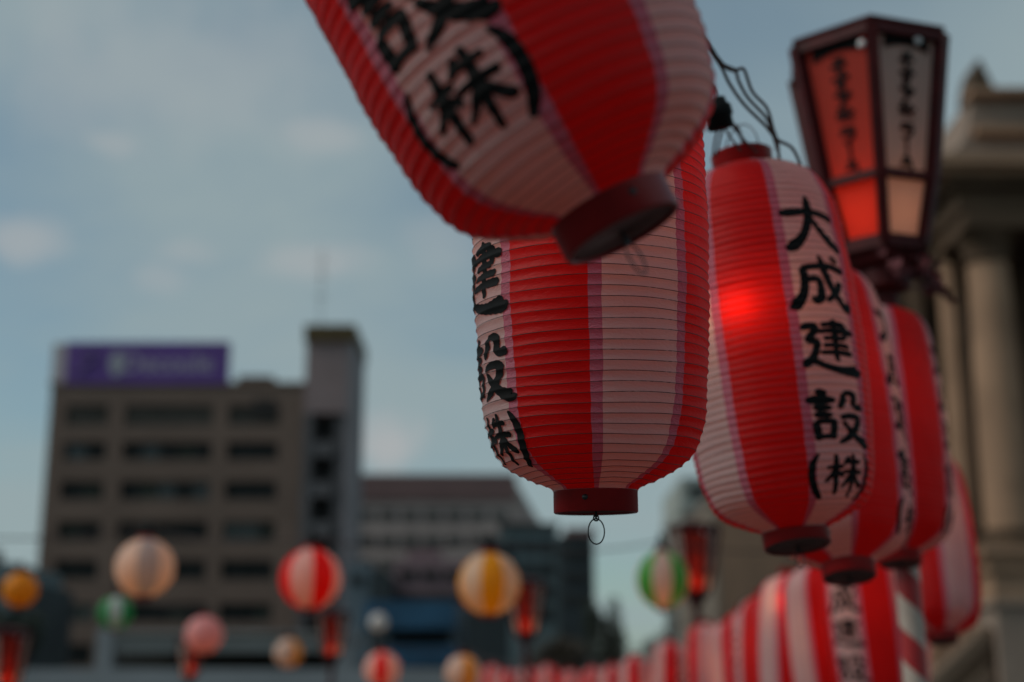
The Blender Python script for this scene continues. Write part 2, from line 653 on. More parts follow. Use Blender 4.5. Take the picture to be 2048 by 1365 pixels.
MAROON = solid("maroon_cladding", (0.19, 0.115, 0.108), 0.7, 0.3, 0.12, 0.2)
STONEG = solid("grey_brown_render", (0.47, 0.375, 0.34), 0.8, 0.3, 0.15, 0.15)
TEAL = solid("dark_teal_cladding", (0.13, 0.175, 0.185), 0.6, 0.4, 0.15, 0.15)
NEARBLACK = solid("near_black_panel", (0.034, 0.044, 0.048), 0.6, 0.3, 0.3, 0.2)
ROSE = solid("dusty_rose_render", (0.24, 0.155, 0.165), 0.8, 0.3, 0.15, 0.3)
SLATE = solid("slate_blue_panel", (0.13, 0.165, 0.19), 0.6, 0.3, 0.15, 0.3)
NAVY = solid("navy_tarp", (0.03, 0.10, 0.18), 0.6, 0.3, 0.3, 1.0)
WARM = solid("weathered_stone_far", (0.20, 0.16, 0.125), 0.8, 0.3, 0.25, 0.3)
GREENST = solid("mossy_stone_far", (0.33, 0.35, 0.32), 0.8, 0.3, 0.3, 0.3)


def hotel_extra(b):
    q = MB()
    f = [pt(px, py, 171) for px, py in ((1030.5, 1390), (1094, 1390), (1094, 1068), (1030.5, 962))]
    q.v = [(p.x, 171, max(0, p.z)) for p in f] + [(p.x, 190, max(0, p.z)) for p in f]
    q.f = [(0, 1, 2, 3), (7, 6, 5, 4)] + [(i, (i + 1) % 4, 4 + (i + 1) % 4, 4 + i) for i in range(4)]
    q.m = [0] * 6
    q.build("sloping_wing", STONEG, b)


plain_building("hotel_block", "long grey brown block with a maroon roof band behind the centre lanterns", 170, (700, 950, 1030, 1390), 24,
               STONEG, [(698, 948, 1032, 1000, MAROON)], rows=[(1020, 1042), (1070, 1092), (1120, 1142)], cols=7,
               pane=solid("grey_glass", (0.13, 0.12, 0.11), 0.35, 0.4, 0.4, 0.3), extra=hotel_extra)
plain_building("rose_house", "low dusty rose building before the grey brown block", 120, (784, 1120, 938, 1390), 12, ROSE,
               [(775, 1186, 945, 1200, FRM)], rows=[(1140, 1160)], cols=3,
               extra=lambda b: (lambda q: (box_px(q, 815, 1098, 880, 1120, 121, 8), q.build("roof_hut", ROSE, b)))(MB()))
plain_building("slate_house", "small slate blue building beside the stair tower foot", 110, (688, 1128, 738, 1390), 10, SLATE,
               [(738.5, 1140, 768, 1390, NEARBLACK)], rows=[(1150, 1170)], cols=1)
plain_building("teal_office", "dark teal office block right of the yellow lantern", 100, (1000, 1052, 1116, 1390), 14, TEAL,
               [(986, 1085, 1012, 1125, NEARBLACK), (998, 1046, 1118, 1056, FRM)], rows=[(1080, 1105), (1125, 1150), (1170, 1195), (1215, 1240)],
               cols=3, pane=NEARBLACK)
plain_building("black_tower", "narrow near black tower with brown top beside the teal office", 95, (1118, 1072, 1190, 1390), 10, NEARBLACK,
               [(1130, 1056, 1190, 1072, MAROON)], rows=[(1100, 1120), (1145, 1165), (1190, 1210)], cols=2)
plain_building("street_edge_building", "dark building at the left edge behind the orange lantern", 90, (-160, 1125, 16, 1390), 10, TEAL,
               [(17, 1160, 34, 1390, NEARBLACK)], rows=[(1100, 1125), (1160, 1190)], cols=5)
plain_building("stone_wing", "far weathered stone wing with dark windows above the crowded lantern row", 62, (1432, 990, 1760, 1390), 14, WARM,
               [(1424, 982, 1770, 994, TILE2)], rows=[(1030, 1065), (1110, 1150)], cols=7)
plain_building("grey_green_block", "pale grey green block seen between the two sharpest lanterns", 95, (1368, 955, 1450, 1390), 12, GREENST,
               [(1362, 1010, 1456, 1022, GREENST)], rows=[(970, 995), (1040, 1070), (1100, 1130)], cols=2)

# ------------------------------------------------------------------ stone temple on the right
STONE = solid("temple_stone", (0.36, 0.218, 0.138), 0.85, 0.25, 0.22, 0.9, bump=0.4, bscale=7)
STONE_SHADE = solid("temple_stone_shade", (0.105, 0.065, 0.040), 0.85, 0.25, 0.25, 0.9, bump=0.4, bscale=7)  # darker copy of the temple stone, shade put into its colour
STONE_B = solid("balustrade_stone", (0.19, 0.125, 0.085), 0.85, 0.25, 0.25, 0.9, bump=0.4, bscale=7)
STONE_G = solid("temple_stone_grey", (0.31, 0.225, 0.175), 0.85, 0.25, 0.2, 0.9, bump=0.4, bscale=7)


def temple():
    Y = 30.0
    t = thing("stone_temple", "brown stone temple with columns, cornice and horned roof at the right edge", "temple")
    X = lambda px, py=700: pt(px, py, Y).x
    Z = lambda py: pt(1960, py, Y).z
    xr = X(2500)
    b = MB()
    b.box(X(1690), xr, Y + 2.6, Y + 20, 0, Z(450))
    b.build("rear_wall", STONE_SHADE, t)
    # cornice in stepped courses, frieze below
    for k, (px, a, c, yy, mt) in enumerate(((1868, 306, 326, -.7, STONE), (1880, 326, 346, -.5, STONE), (1900, 346, 372, -.3, STONE_SHADE),
                                            (1912, 372, 420, -.05, STONE_SHADE), (1925, 420, 452, -.15, STONE_SHADE))):
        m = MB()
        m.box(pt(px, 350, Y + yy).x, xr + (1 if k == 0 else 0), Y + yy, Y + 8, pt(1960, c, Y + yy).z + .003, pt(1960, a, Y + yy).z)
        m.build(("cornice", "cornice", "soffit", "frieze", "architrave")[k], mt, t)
    # attic with curving shoulder
    m = MB()
    prof = [(1878, 306), (1900, 300), (1922, 288), (1936, 268), (1943, 240), (1946, 212), (1948, 186)]
    rows = []
    for (px, py) in prof:
        p = pt(px, py, Y)
        rows.append([(p.x, Y + .2, p.z), (p.x, Y + 7, p.z)])
    m.grid(rows)
    fr = [(pt(px, py, Y).x, Y + .2, pt(px, py, Y).z) for px, py in prof]
    for i in range(len(fr) - 1):
        m.grid([[fr[i], (xr, Y + .2, fr[i][2])], [fr[i + 1], (xr, Y + .2, fr[i + 1][2])]])
    m.grid([[fr[-1], (xr, Y + .2, fr[-1][2])], [(fr[-1][0], Y + 7, fr[-1][2]), (xr, Y + 7, fr[-1][2])]])
    m.build("attic", STONE_G, t)
    for (px0, px1, a, c, yy) in ((1944, 2500, 180, 192, -.15), (1950, 2500, 252, 268, -.1)):
        m = MB()
        m.box(X(px0, 250), xr, Y + yy, Y + .5, Z(c), Z(a))
        m.build("moulding", STONE, t)
    h = MB()
    rows = []
    for (py, l, r_) in ((190, 1940, 1992), (172, 1941, 1982), (155, 1943, 1974), (140, 1946, 1966), (124, 1951, 1958)):
        a, c = pt(l, py, Y), pt(r_, py, Y)
        rows.append([(a.x, Y - .1, a.z), (c.x, Y - .1, a.z), (c.x, Y + .9, a.z), (a.x, Y + .9, a.z)])
    h.grid(rows, closed=True)
    h.build("roof_horn", STONE_SHADE, t)
    # columns
    for (pxc, wpx, yo, mt) in ((1998, 98, 0.0, STONE), (1916, 54, 1.5, STONE), (2180, 98, 0.0, STONE), (1850, 44, 1.7, STONE_SHADE)):
        yy = Y + yo + .6
        c = pt(pxc, 800, yy)
        r_ = wpx / 2 / FPX * yy * .97
        ztop, zbot = pt(pxc, 530, yy).z, pt(pxc, 1060, yy).z
        zarch = Z(452)
        m = MB()
        m.lathe([(r_ * 1.0, zbot), (r_ * 1.02, zbot + (ztop - zbot) * .3), (r_ * .88, ztop)], 40, c=(c.x, yy, 0))
        m.build("column", mt, t, True)
        cp = MB()
        cp.lathe([(r_ * .88, ztop), (r_ * 1.05, ztop + .02), (r_ * 1.05, ztop + .12), (r_ * .95, ztop + .14), (r_ * 1.0, ztop + .3),
                  (r_ * 1.3, ztop + .55), (r_ * 1.32, ztop + .62)], 40, c=(c.x, yy, 0))
        cp.box(c.x - r_ * 1.4, c.x + r_ * 1.4, yy - r_ * 1.4, yy + r_ * 1.4, ztop + .62, max(zarch, ztop + .8))
        cp.build("capital", STONE_SHADE, t)
        bs = MB()
        bs.lathe([(r_ * 1.32, zbot - .42), (r_ * 1.36, zbot - .30), (r_ * 1.28, zbot - .22), (r_ * 1.12, zbot - .18), (r_ * 1.12, zbot - .10),
                  (r_ * 1.2, zbot - .07), (r_ * 1.15, zbot - .01), (r_ * 1.0, zbot + .01)], 40, c=(c.x, yy, 0))
        bs.build("column_base", STONE_SHADE, t, True)
        pd = MB()
        pd.box(c.x - r_ * 1.35, c.x + r_ * 1.6, yy - r_ * 1.35, yy + r_ * 1.35, 0, zbot - .43)
        for dz, ex in ((.03, .22), (.35, .12), (1.5, .10)):
            pd.box(c.x - r_ * 1.35 - ex, c.x + r_ * 1.6 + ex, yy - r_ * 1.35 - ex, yy + r_ * 1.35 + ex, zbot - .43 - dz - .16, zbot - .43 - dz)
        pd.build("pedestal", STONE, t)
    # arched openings in the rear wall
    for pxc in (1800, 1880, 1960):
        c = pt(pxc, 800, Y + 2.5)
        o = MB()
        w = .42
        pts = [(c.x - w, pt(pxc, 1060, Y + 2.5).z), (c.x + w, pt(pxc, 1060, Y + 2.5).z)]
        zt = pt(pxc, 650, Y + 2.5).z
        arc = [(c.x + w * math.cos(k * math.pi / 8), zt + w * 1.2 * math.sin(k * math.pi / 8)) for k in range(9)]
        poly = pts + arc
        o.v = [(x, Y + 2.5, z) for x, z in poly] + [(x, Y + 2.59, z) for x, z in poly]
        n = len(poly)
        o.f = [tuple(range(n))] + [(i, (i + 1) % n, n + (i + 1) % n, n + i) for i in range(n)]
        o.m = [0] * len(o.f)
        o.build("arched_window", GLASS, t)
    # stair flank running down to the left
    sb = thing("stone_balustrade", "sloping stone stair flank at the bottom right corner below the temple", "balustrade")
    Yb = 24.0
    for (dy, th, mt) in ((0, 26, STONE_B), (42, 20, STONE_SHADE), (78, 30, STONE_B)):
        a, c = pt(1830, 1400 + dy, Yb), pt(1975, 1262 + dy, Yb)
        m = MB()
        m.bar(a, c, th / FPX * Yb, .5)
        m.build("sloping_course", mt, sb)
    for k in range(5):
        p = pt(1850 + k * 27, 1400 - k * 24, Yb)
        m = MB()
        m.lathe([(.05, -1.3), (.07, -.7), (.05, -.1), (.06, 0)], 12, c=(p.x, Yb, p.z))
        m.build("baluster", STONE_SHADE, sb, True)
    po = MB()
    a = pt(1985, 1330, Yb)
    po.box(a.x, a.x + 1.4, Yb - .4, Yb + .6, 0, pt(1985, 1215, Yb).z)
    po.box(a.x - .1, a.x + 1.5, Yb - .5, Yb + .7, pt(1985, 1215, Yb).z, pt(1985, 1205, Yb).z)
    po.build("end_post", STONE_G, sb)


temple()

# ------------------------------------------------------------------ trees, stalls and low things in front of the buildings
LEAF = solid("dark_leaf", (0.035, 0.045, 0.032), 0.6, 0.3, 0.5, 3)
LEAFB = solid("brown_leaf", (0.075, 0.058, 0.040), 0.6, 0.3, 0.5, 3)
BARK = solid("bark", (0.06, 0.045, 0.035), 0.9, 0.2, 0.3, 4)


def tree(label, px, py_top, py_mid, wpx, Y, leaf, seed):
    rnd = random.Random(seed)
    t = thing("tree", label, "tree", "trees beyond the festival ground")
    top, mid = pt(px, py_top, Y), pt(px, py_mid, Y)
    rx = wpx / 2 / FPX * Y
    rz = max(.8, top.z - mid.z)
    tr = MB()
    tr.tube([(mid.x, Y, 0), (mid.x + .1, Y, mid.z * .5), (mid.x, Y, mid.z), (mid.x, Y, mid.z + rz * .6)], .18, 8)
    for k in range(6):
        a = rnd.random() * 6.28
        tr.tube([(mid.x, Y, mid.z * .8), (mid.x + math.cos(a) * rx * .6, Y + math.sin(a) * rx * .6, mid.z + rz * .4 * rnd.random())], .07, 5)
    tr.build("trunk", BARK, t)
    c = MB()
    lobes = [(rnd.uniform(-.7, .7), rnd.uniform(-.7, .7), rnd.uniform(-.5, .65), rnd.uniform(.3, .5)) for _ in range(14)]
    for k in range(2600):
        lx, ly, lz, lr = rnd.choice(lobes)
        d = Vector((rnd.gauss(0, 1), rnd.gauss(0, 1), rnd.gauss(0, 1))).normalized() * lr * rnd.random() ** .35
        p = Vector((mid.x + (lx + d.x) * rx, Y + (ly + d.y) * rx, mid.z + (lz + d.z) * rz))
        s = rnd.uniform(.10, .22) * max(.7, rx / 3)
        u = Vector((rnd.gauss(0, 1), rnd.gauss(0, 1), rnd.gauss(0, 1))).normalized() * s
        v = u.orthogonal().normalized() * s * .6
        b = len(c.v)
        c.v += [p - u, p + v, p + u, p - v]
        c.f.append((b, b + 1, b + 2, b + 3))
        c.m.append(0)
    c.build("crown", leaf, t)


tree("dark sloping tree right of the near black tower", 1215, 1185, 1310, 95, 70, LEAF, 1)
tree("brownish round tree below the black tower", 1105, 1262, 1340, 130, 50, LEAFB, 2)
tree("dark tree low at the left edge under the orange lantern", 15, 1215, 1300, 120, 40, LEAF, 3)
tree("grey green tree behind the hexagonal lamp and green lantern", 1330, 1260, 1330, 130, 80, GREENST, 4)

CANVAS = solid("grey_canvas", (0.30, 0.29, 0.275), 0.8, 0.3, 0.12, 0.6)
CANVAS2 = solid("pale_grey_paint", (0.26, 0.27, 0.28), 0.7, 0.3, 0.12, 0.6)
tent = thing("canopy", "long grey canopy on a pale post in front of the brown office", "canopy")
Yt = 34.0
m = MB(); box_px(m, 225, 1270, 690, 1304, Yt, .3); m.build("fascia", CANVAS, tent)
m = MB(); box_px(m, 225, 1262, 690, 1269, Yt - .2, 4.5); m.build("roof", CANVAS, tent)
for px in (207, 690):
    m = MB(); box_px(m, px - 17, 1258, px + 17, 1400, Yt - .1, .5, 0, True); m.build("post", CANVAS2, tent)
m = MB(); box_px(m, 226, 1305, 688, 1400, Yt + 3.6, .3, 0, True); m.build("rear_cloth", solid("dark_cloth", (.04, .038, .034), .8, .3, .3, 1), tent)
low = MB()
box_px(low, -300, 1338, 1100, 1420, 31, .4, 0, True)
tag(low.build("low_wall", CANVAS2), "low pale grey wall along the bottom edge below the canopy", "wall")

stall = thing("blue_stall", "blue tarpaulin stall with a dark counter gap between the round lanterns", "stall")
Ys = 42.0
m = MB(); box_px(m, 728, 1202, 910, 1258, Ys, 3); m.build("awning", NAVY, stall)
m = MB(); box_px(m, 775, 1258, 905, 1290, Ys + 1.5, 1.2); m.build("counter_gap_shade", NEARBLACK, stall)  # near-black block stands in for the shade inside the stall
m = MB(); box_px(m, 770, 1290, 912, 1332, Ys + .2, 2); m.build("front_cloth", NAVY, stall)
for px in (735, 772, 906):
    m = MB(); box_px(m, px - 5, 1258, px + 5, 1400, Ys + .4, .12, 0, True); m.build("pole", SLATE, stall)
m = MB(); box_px(m, 850, 1215, 935, 1400, Ys + 3.2, .4, 0, True); m.build("rear_cloth", SLATE, stall)

bk = thing("black_banner", "tall black banner board under the yellow and white lantern", "banner")
m = MB(); box_px(m, 934, 1195, 1018, 1345, 38, .15); m.build("cloth", NEARBLACK, bk)
for px in (936, 1016):
    m = MB(); box_px(m, px - 3, 1190, px + 3, 1400, 38.2, .08, 0, True); m.build("pole", FRM, bk)

# ------------------------------------------------------------------ long striped lanterns
D_HALF = [(0, .0450), (.0050, .0520), (.011, .0668), (.023, .0900), (.039, .1060), (.055, .1135), (.074, .1190), (.0933, .1224), (.1416, .1262), (.2, .1298), (.2875, .1322)]
L_PAPER = 0.575


def profile_dense(half, L):
    pts = catmull([(z, r_, 0) for z, r_ in half], 24)
    low_ = [(p.x, p.y) for p in pts]
    return low_ + [(L - z, r_) for z, r_ in reversed(low_[:-1])]


class Shape:
    """Surface of a pleated paper lantern: arc length along the profile and angle give a point."""

    def __init__(self, half, L, pleats, sag, seed=1, wob=.0009):
        self.p = profile_dense(half, L)
        self.s = [0]
        for a, b in zip(self.p, self.p[1:]):
            self.s.append(self.s[-1] + math.hypot(b[0] - a[0], b[1] - a[1]))
        self.total = self.s[-1]
        self.pleats, self.sag, self.L, self.wob = pleats, sag, L, wob
        rnd = random.Random(seed)
        self.jit = [rnd.uniform(-1, 1) for _ in range(pleats + 2)]
        self.ph = [rnd.uniform(0, 6.28) for _ in range(6)]
        self.ia = 0

    def at_s(self, s):
        s = min(max(s, 0), self.total - 1e-9)
        lo, hi = 0, len(self.s) - 1
        while hi - lo > 1:
            m_ = (lo + hi) // 2
            if self.s[m_] <= s:
                lo = m_
            else:
                hi = m_
        t = (s - self.s[lo]) / (self.s[hi] - self.s[lo])
        a, b = self.p[lo], self.p[hi]
        dz, dr = b[0] - a[0], b[1] - a[1]
        n = math.hypot(dz, dr)
        return a[0] + dz * t, a[1] + dr * t, -dr / n, dz / n     # z, r, normal z, normal r

    def skew(self, s, th):
        """How far (in folds) the hoops run out of level."""
        e = min(1, s / .04, (self.total - s) / .04)
        return e * (.16 * math.sin(th + 1.9 * math.sin(s * 14)) + .07 * math.sin(2 * th + s * 37) + .045 * math.sin(5 * th + s * 71))

    def point(self, s, th, offset=0.0):
        z, r_, nz, nr = self.at_s(s)
        q = s / self.total * self.pleats
        if self.pleats:
            q = min(max(q + self.skew(s, th), 0), self.pleats)
            k = int(min(max(q, 0), self.pleats - 1e-6))
            f = q - k
            e = (self.jit[k] * (1 - f) + self.jit[k + 1] * f) * .0006
            edge = min(1, s / .03, (self.total - s) / .03)
            amp = self.sag * (1 + .25 * math.sin(3 * th + self.ph[k % 6] + k))
            e += -amp * 4 * f * (1 - f) * (0.35 + .65 * edge)
            e += self.wob * edge * (math.sin(2 * th + self.ph[0] + s * 9) + .6 * math.sin(5 * th + self.ph[1] - s * 23) + .5 * math.sin(3 * th + self.ph[2] + s * 61) + .35 * math.sin(11 * th + self.ph[3] + 37 * s))
        else:
            e = 0
        e += offset
        rr, zz = r_ + e * nr, z + e * nz
        return (rr * math.cos(th), rr * math.sin(th), zz)


def edge_wave(sh, th, t):
    """The glued edge of a panel wanders by about a millimetre from fold to fold."""
    if not sh.pleats:
        return 0
    h = round((th % (2 * math.pi)) * 100)
    q = t * sh.pleats
    k = int(q)
    f = q - k
    g_ = lambda i: math.sin(i * 12.9898 + h * 7.233) * 43758.5453 % 1.0 - .5
    return .011 * (g_(k) * (1 - f) + g_(k + 1) * f)


def panel_mesh(sh, name, th0, th1, seam_l, seam_r, rings, seg, mats):
    """One paper panel; strips at its sides (material 1) are where it overlaps its neighbours."""
    mb = MB()
    cuts = [th0] + ([th0 + seam_l] if seam_l else []) + ([th1 - seam_r] if seam_r else []) + [th1]
    for i in range(len(cuts) - 1):
        a, b = cuts[i], cuts[i + 1]
        is_seam = (seam_l and i == 0) or (seam_r and i == len(cuts) - 2)
        n = 2 if is_seam else seg
        rows = []
        for k in range(rings + 1):
            a1, b1 = a + edge_wave(sh, a, k / rings), b + edge_wave(sh, b, k / rings)
            rows.append([sh.point(sh.total * k / rings, a1 + (b1 - a1) * j / n) for j in range(n + 1)])
        mb.grid(rows, 1 if is_seam else 0)
    # weld the columns shared by neighbouring strips so shading runs across them
    key, vmap, nv = {}, [], []
    for v in mb.v:
        kk = (round(v[0], 6), round(v[1], 6), round(v[2], 6))
        if kk not in key:
            key[kk] = len(nv)
            nv.append(v)
        vmap.append(key[kk])
    mb.v = nv
    mb.f = [tuple(vmap[i] for i in f) for f in mb.f]
    return mb.mesh(name, mats, True)


# brush strokes: (x, y, width) in a unit cell, y upwards
GLYPH = {
    'dai': [[(.0, .66, .085), (.15, .67, .125), (.45, .70, .10), (.75, .68, .10), (1.0, .62, .13)],
            [(.50, 1.0, .05), (.51, .85, .12), (.47, .55, .12), (.33, .25, .12), (.14, .06, .16), (.02, .05, .07)],
            [(.52, .64, .07), (.64, .40, .10), (.80, .18, .13), (1.0, .02, .12)]],
    'sei': [[(.20, .74, .10), (.4, .78, .10), (.70, .80, .10), (.98, .73, .12)],
            [(.22, .76, .11), (.23, .50, .11), (.17, .25, .12), (.03, .06, .17), (-.02, .10, .06)],
            [(.24, .52, .09), (.40, .55, .10), (.47, .48, .10), (.45, .22, .12), (.36, .16, .13), (.30, .22, .05)],
            [(.52, 1.0, .06), (.58, .72, .12), (.68, .40, .12), (.82, .15, .12), (.96, .04, .13), (1.0, .20, .05)],
            [(.88, .54, .13), (.76, .34, .10), (.58, .18, .08), (.52, .14, .04)],
            [(.72, .98, .06), (.86, .89, .12)]],
    'ken': [[(.36, .88, .07), (.60, .91, .09), (.80, .89, .09)],
            [(.28, .76, .07), (.60, .79, .09), (.98, .77, .11)],
            [(.80, .90, .08), (.80, .76, .09), (.76, .64, .08)],
            [(.38, .64, .07), (.60, .66, .08), (.78, .65, .08)],
            [(.36, .51, .07), (.60, .53, .085), (.86, .52, .09)],
            [(.30, .38, .07), (.60, .40, .085), (.92, .39, .10)],
            [(.58, 1.0, .08), (.60, .7, .10), (.59, .22, .08)],
            [(.04, .82, .09), (.20, .86, .11), (.27, .80, .11), (.14, .62, .09), (.20, .58, .10), (.27, .55, .10), (.20, .32, .10), (.03, .14, .13)],
            [(.02, .12, .09), (.16, .22, .10), (.35, .14, .10), (.65, .07, .13), (.98, .08, .19), (1.02, .12, .05)]],
    'setsu': [[(.13, .97, .08), (.24, .94, .12), (.32, .91, .07)],
              [(-.02, .79, .08), (.10, .81, .14), (.30, .81, .13), (.46, .80, .07)],
              [(.08, .66, .08), (.20, .67, .11), (.38, .66, .07)],
              [(.08, .53, .08), (.20, .54, .11), (.38, .53, .07)],
              [(.09, .41, .09), (.11, .25, .11), (.12, .06, .09)],
              [(.09, .40, .08), (.24, .42, .09), (.38, .40, .10), (.37, .25, .10), (.35, .08, .09)],
              [(.12, .13, .08), (.24, .14, .08), (.36, .14, .08)],
              [(.60, .94, .08), (.59, .80, .11), (.50, .64, .07)],
              [(.60, .93, .08), (.72, .95, .09), (.81, .90, .11), (.80, .74, .10), (.88, .69, .11), (1.0, .72, .12)],
              [(.50, .48, .08), (.70, .52, .10), (.86, .48, .11), (.78, .28, .11), (.62, .12, .10), (.44, .02, .05)],
              [(.54, .42, .06), (.68, .24, .10), (.84, .10, .13), (1.03, .02, .16), (1.06, .06, .05)]],
    'kabu': [[(.08, .99, .04), (-.02, .78, .09), (-.05, .48, .10), (.0, .20, .10), (.10, .03, .07)],
             [(.19, .66, .06), (.34, .69, .08), (.50, .69, .09)],
             [(.36, .97, .06), (.36, .6, .09), (.35, .10, .07)],
             [(.35, .66, .07), (.28, .50, .08), (.16, .36, .05)],
             [(.37, .60, .05), (.44, .53, .08), (.50, .46, .05)],
             [(.60, .92, .07), (.56, .82, .08), (.50, .72, .04)],
             [(.55, .78, .06), (.70, .80, .08), (.84, .79, .08)],
             [(.46, .56, .06), (.66, .59, .08), (.90, .57, .09)],
             [(.68, .98, .06), (.69, .6, .09), (.67, .04, .06)],
             [(.67, .56, .07), (.58, .38, .08), (.46, .24, .04)],
             [(.69, .55, .06), (.80, .38, .09), (.92, .24, .10)],
             [(.94, .99, .04), (1.03, .78, .09), (1.06, .48, .10), (1.02, .20, .10), (.92, -.02, .07)]],
}


def brush(mb, pts, mapf, res, layer):
    """A brush stroke as a fine strip laid onto a surface through mapf(x, y, layer)."""
    c = catmull(pts, 14)
    ln = [0]
    for a, b in zip(c, c[1:]):
        ln.append(ln[-1] + math.hypot(b.x - a.x, b.y - a.y))
    n = max(6, int(ln[-1] / res))
    nac = max(3, int(max(p.z for p in c) / res) + 1)
    rows = []
    j = 0
    for i in range(n + 1):
        s = ln[-1] * i / n
        while j < len(ln) - 2 and ln[j + 1] < s:
            j += 1
        t = (s - ln[j]) / max(1e-9, ln[j + 1] - ln[j])
        p = c[j].lerp(c[j + 1], min(1, max(0, t)))
        d = c[min(j + 2, len(c) - 1)] - c[max(j - 1, 0)]
        d = Vector((d.x, d.y)).normalized()
        w = p.z * 1.22
        e = min(s, ln[-1] - s) / (w * .5)
        w *= math.sqrt(max(0.0, 1 - (1 - min(1, e)) ** 2)) * .85 + .15 if e < 1 else 1
        w *= 1 + .05 * math.sin(s * 60 + pts[0][0] * 30)
        rows.append([mapf(p.x - d.y * w * (q / nac - .5), p.y + d.x * w * (q / nac - .5), layer) for q in range(nac + 1)])
    mb.grid(rows)


def kanji_mesh(sh, res, name="lettering", cells=None):
    mb = MB()
    ang = R(45)
    cells = cells or (('dai', .758, .088), ('sei', .595, .084), ('ken', .425, .082), ('setsu', .246, .078), ('kabu', .103, .062))
    layer = 0
    for gk, zc, hgt in cells:
        for st in GLYPH[gk]:
            def mp(x, y, lay, zc=zc, hgt=hgt):
                z = zc * L_PAPER + (y - .5) * hgt
                # arc length for that height
                s = s_of_z(sh, z)
                return sh.point(s, (x - .5) * ang * (.95 if gk != 'kabu' else .93), .0006 + lay * .00001)
            brush(mb, st, mp, res, layer)
            layer += 1
    return mb.mesh(name, INK, True)


def s_of_z(sh, z):
    lo, hi = 0, len(sh.p) - 1
    while hi - lo > 1:
        m_ = (lo + hi) // 2
        if sh.p[m_][0] <= z:
            lo = m_
        else:
            hi = m_
    a, b = sh.p[lo], sh.p[hi]
    t = (z - a[0]) / max(1e-9, b[0] - a[0])
    return sh.s[lo] + t * (sh.s[hi] - sh.s[lo])


WHITE_ARC, SEAM_ARC = R(50.5), R(6.0)


def collar_mesh(r_, h, name):
    c = MB()
    c.lathe([(r_ - .004, h * .1), (r_ - .004, 0.0), (r_ - .0012, -.0002), (r_, .001), (r_, h - .001), (r_ + .0008, h), (r_ - .003, h + .0006),
             (r_ - .004, h - .002)], 64)
    return c.mesh(name, LACQ, True)


def make_lantern(label, cat, group, sh, rings, seg, colors, n_panels=8, kanji=None, ribs=True, collar_r=.0455, collar_h=.0240, name="paper_lantern",
                 bulb=BULB_WEAK, bulb_r=.022, detail=True):
    """colors: list of (material, part name) per panel; white panels overlap their neighbours."""
    t = thing(name, label, cat, group)
    step = 2 * math.pi / n_panels
    for k in range(n_panels):
        mt, pname = colors[k % len(colors)]
        if mt is WHITE and detail:
            w = WHITE_ARC
            me = panel_mesh(sh, pname, k * step - w / 2, k * step + w / 2, SEAM_ARC, SEAM_ARC, rings, seg, [WHITE, SEAM])
        elif detail:
            w = 2 * step - WHITE_ARC
            me = panel_mesh(sh, pname, k * step - w / 2, k * step + w / 2, 0, 0, rings, seg, [mt])
        else:
            me = panel_mesh(sh, pname, k * step - step / 2, k * step + step / 2, 0, 0, rings, seg, [mt])
        link(pname, me, t)
    if ribs:
        m_ = MB()
        pts = []
        for k in range(sh.pleats * 72 + 1):
            q = k / 72
            s = sh.total * (q / sh.pleats)
            th = 2 * math.pi * (k % 72) / 72
            kk = round(q)
            pts.append((kk, s, th))
        # one closed turn of wire on each fold
        for k in range(1, sh.pleats):
            s = sh.total * k / sh.pleats
            m_.tube([sh.point(s - sh.skew(s, 2 * math.pi * j / 72) * sh.total / sh.pleats, 2 * math.pi * j / 72, -.00025) for j in range(72)], .00042, 4, closed=True)
        m_.build("wire_rib", WIRE, t, True)
    if kanji:
        link("lettering", kanji, t)
    lo = link("bottom_collar", collar_mesh(collar_r, collar_h, "bottom_collar"), t)
    lo.location = (0, 0, -collar_h + .001)
    d = MB()
    d.lathe([(0.0, .003), (.008, .003), (.008, .0024), (collar_r - .0042, .0024)], 48)
    d.build("base_board", DISC, lo, True)
    if detail:
        sc = MB()
        sc.lathe([(0, .0012), (.0025, .001), (.0032, 0), (.0032, -.002)], 12)
        so = sc.build("screw", BLACKM, lo, True)
        so.location = (collar_r * math.cos(.9), collar_r * math.sin(.9), collar_h * .62)
        so.rotation_euler = (0, math.pi / 2, .9)
    up = link("top_collar", collar_mesh(collar_r * .98, collar_h * 1.15, "top_collar"), t)
    up.location = (0, 0, sh.L - .001)
    # oval ring under the base
    r_ = MB()
    r_.tube([(.0095 * math.cos(a * math.pi / 16) * 1.0, 0, -.0185 + .0135 * math.sin(a * math.pi / 16) * 1.0) for a in range(32)], .00075, 6, closed=True)
    r_.tube([(0, 0, .012), (0, 0, -.0045)], .0014, 8)
    r_.tube([(.003 * math.cos(a * math.pi / 6), 0, -.0042 + .003 * math.sin(a * math.pi / 6)) for a in range(12)], .0009, 6, closed=True)
    ro = r_.build("hang_ring", BLACKM, t, True)
    ro.location = (0, 0, -collar_h)
    b = MB()
    b.tube([(collar_r * .95 * math.cos(a), .0, sh.L + collar_h * .9 + .055 * math.sin(a)) for a in [math.pi * i / 12 for i in range(13)]], .0011, 6)
    b.build("bail", BLACKM, t, True)
    bb = MB()
    bb.lathe([(0.001, -bulb_r), (bulb_r * .6, -bulb_r * .8), (bulb_r, 0), (bulb_r * .8, bulb_r * .6), (bulb_r * .45, bulb_r * 1.3), (.001, bulb_r * 1.35)], 16)
    bo = bb.build("bulb", bulb, t, True)
    bo.location = (0, 0, sh.L * .60)
    return t


def set_bulb(t, loc, mat=None, scale=None):
    for ch in bpy.data.objects:
        if ch.parent == t and ch.name.startswith("bulb"):
            ch.location = loc
            if scale:
                ch.scale = (scale,) * 3
            if mat:
                ch.data = ch.data.copy()
                ch.data.materials[0] = mat


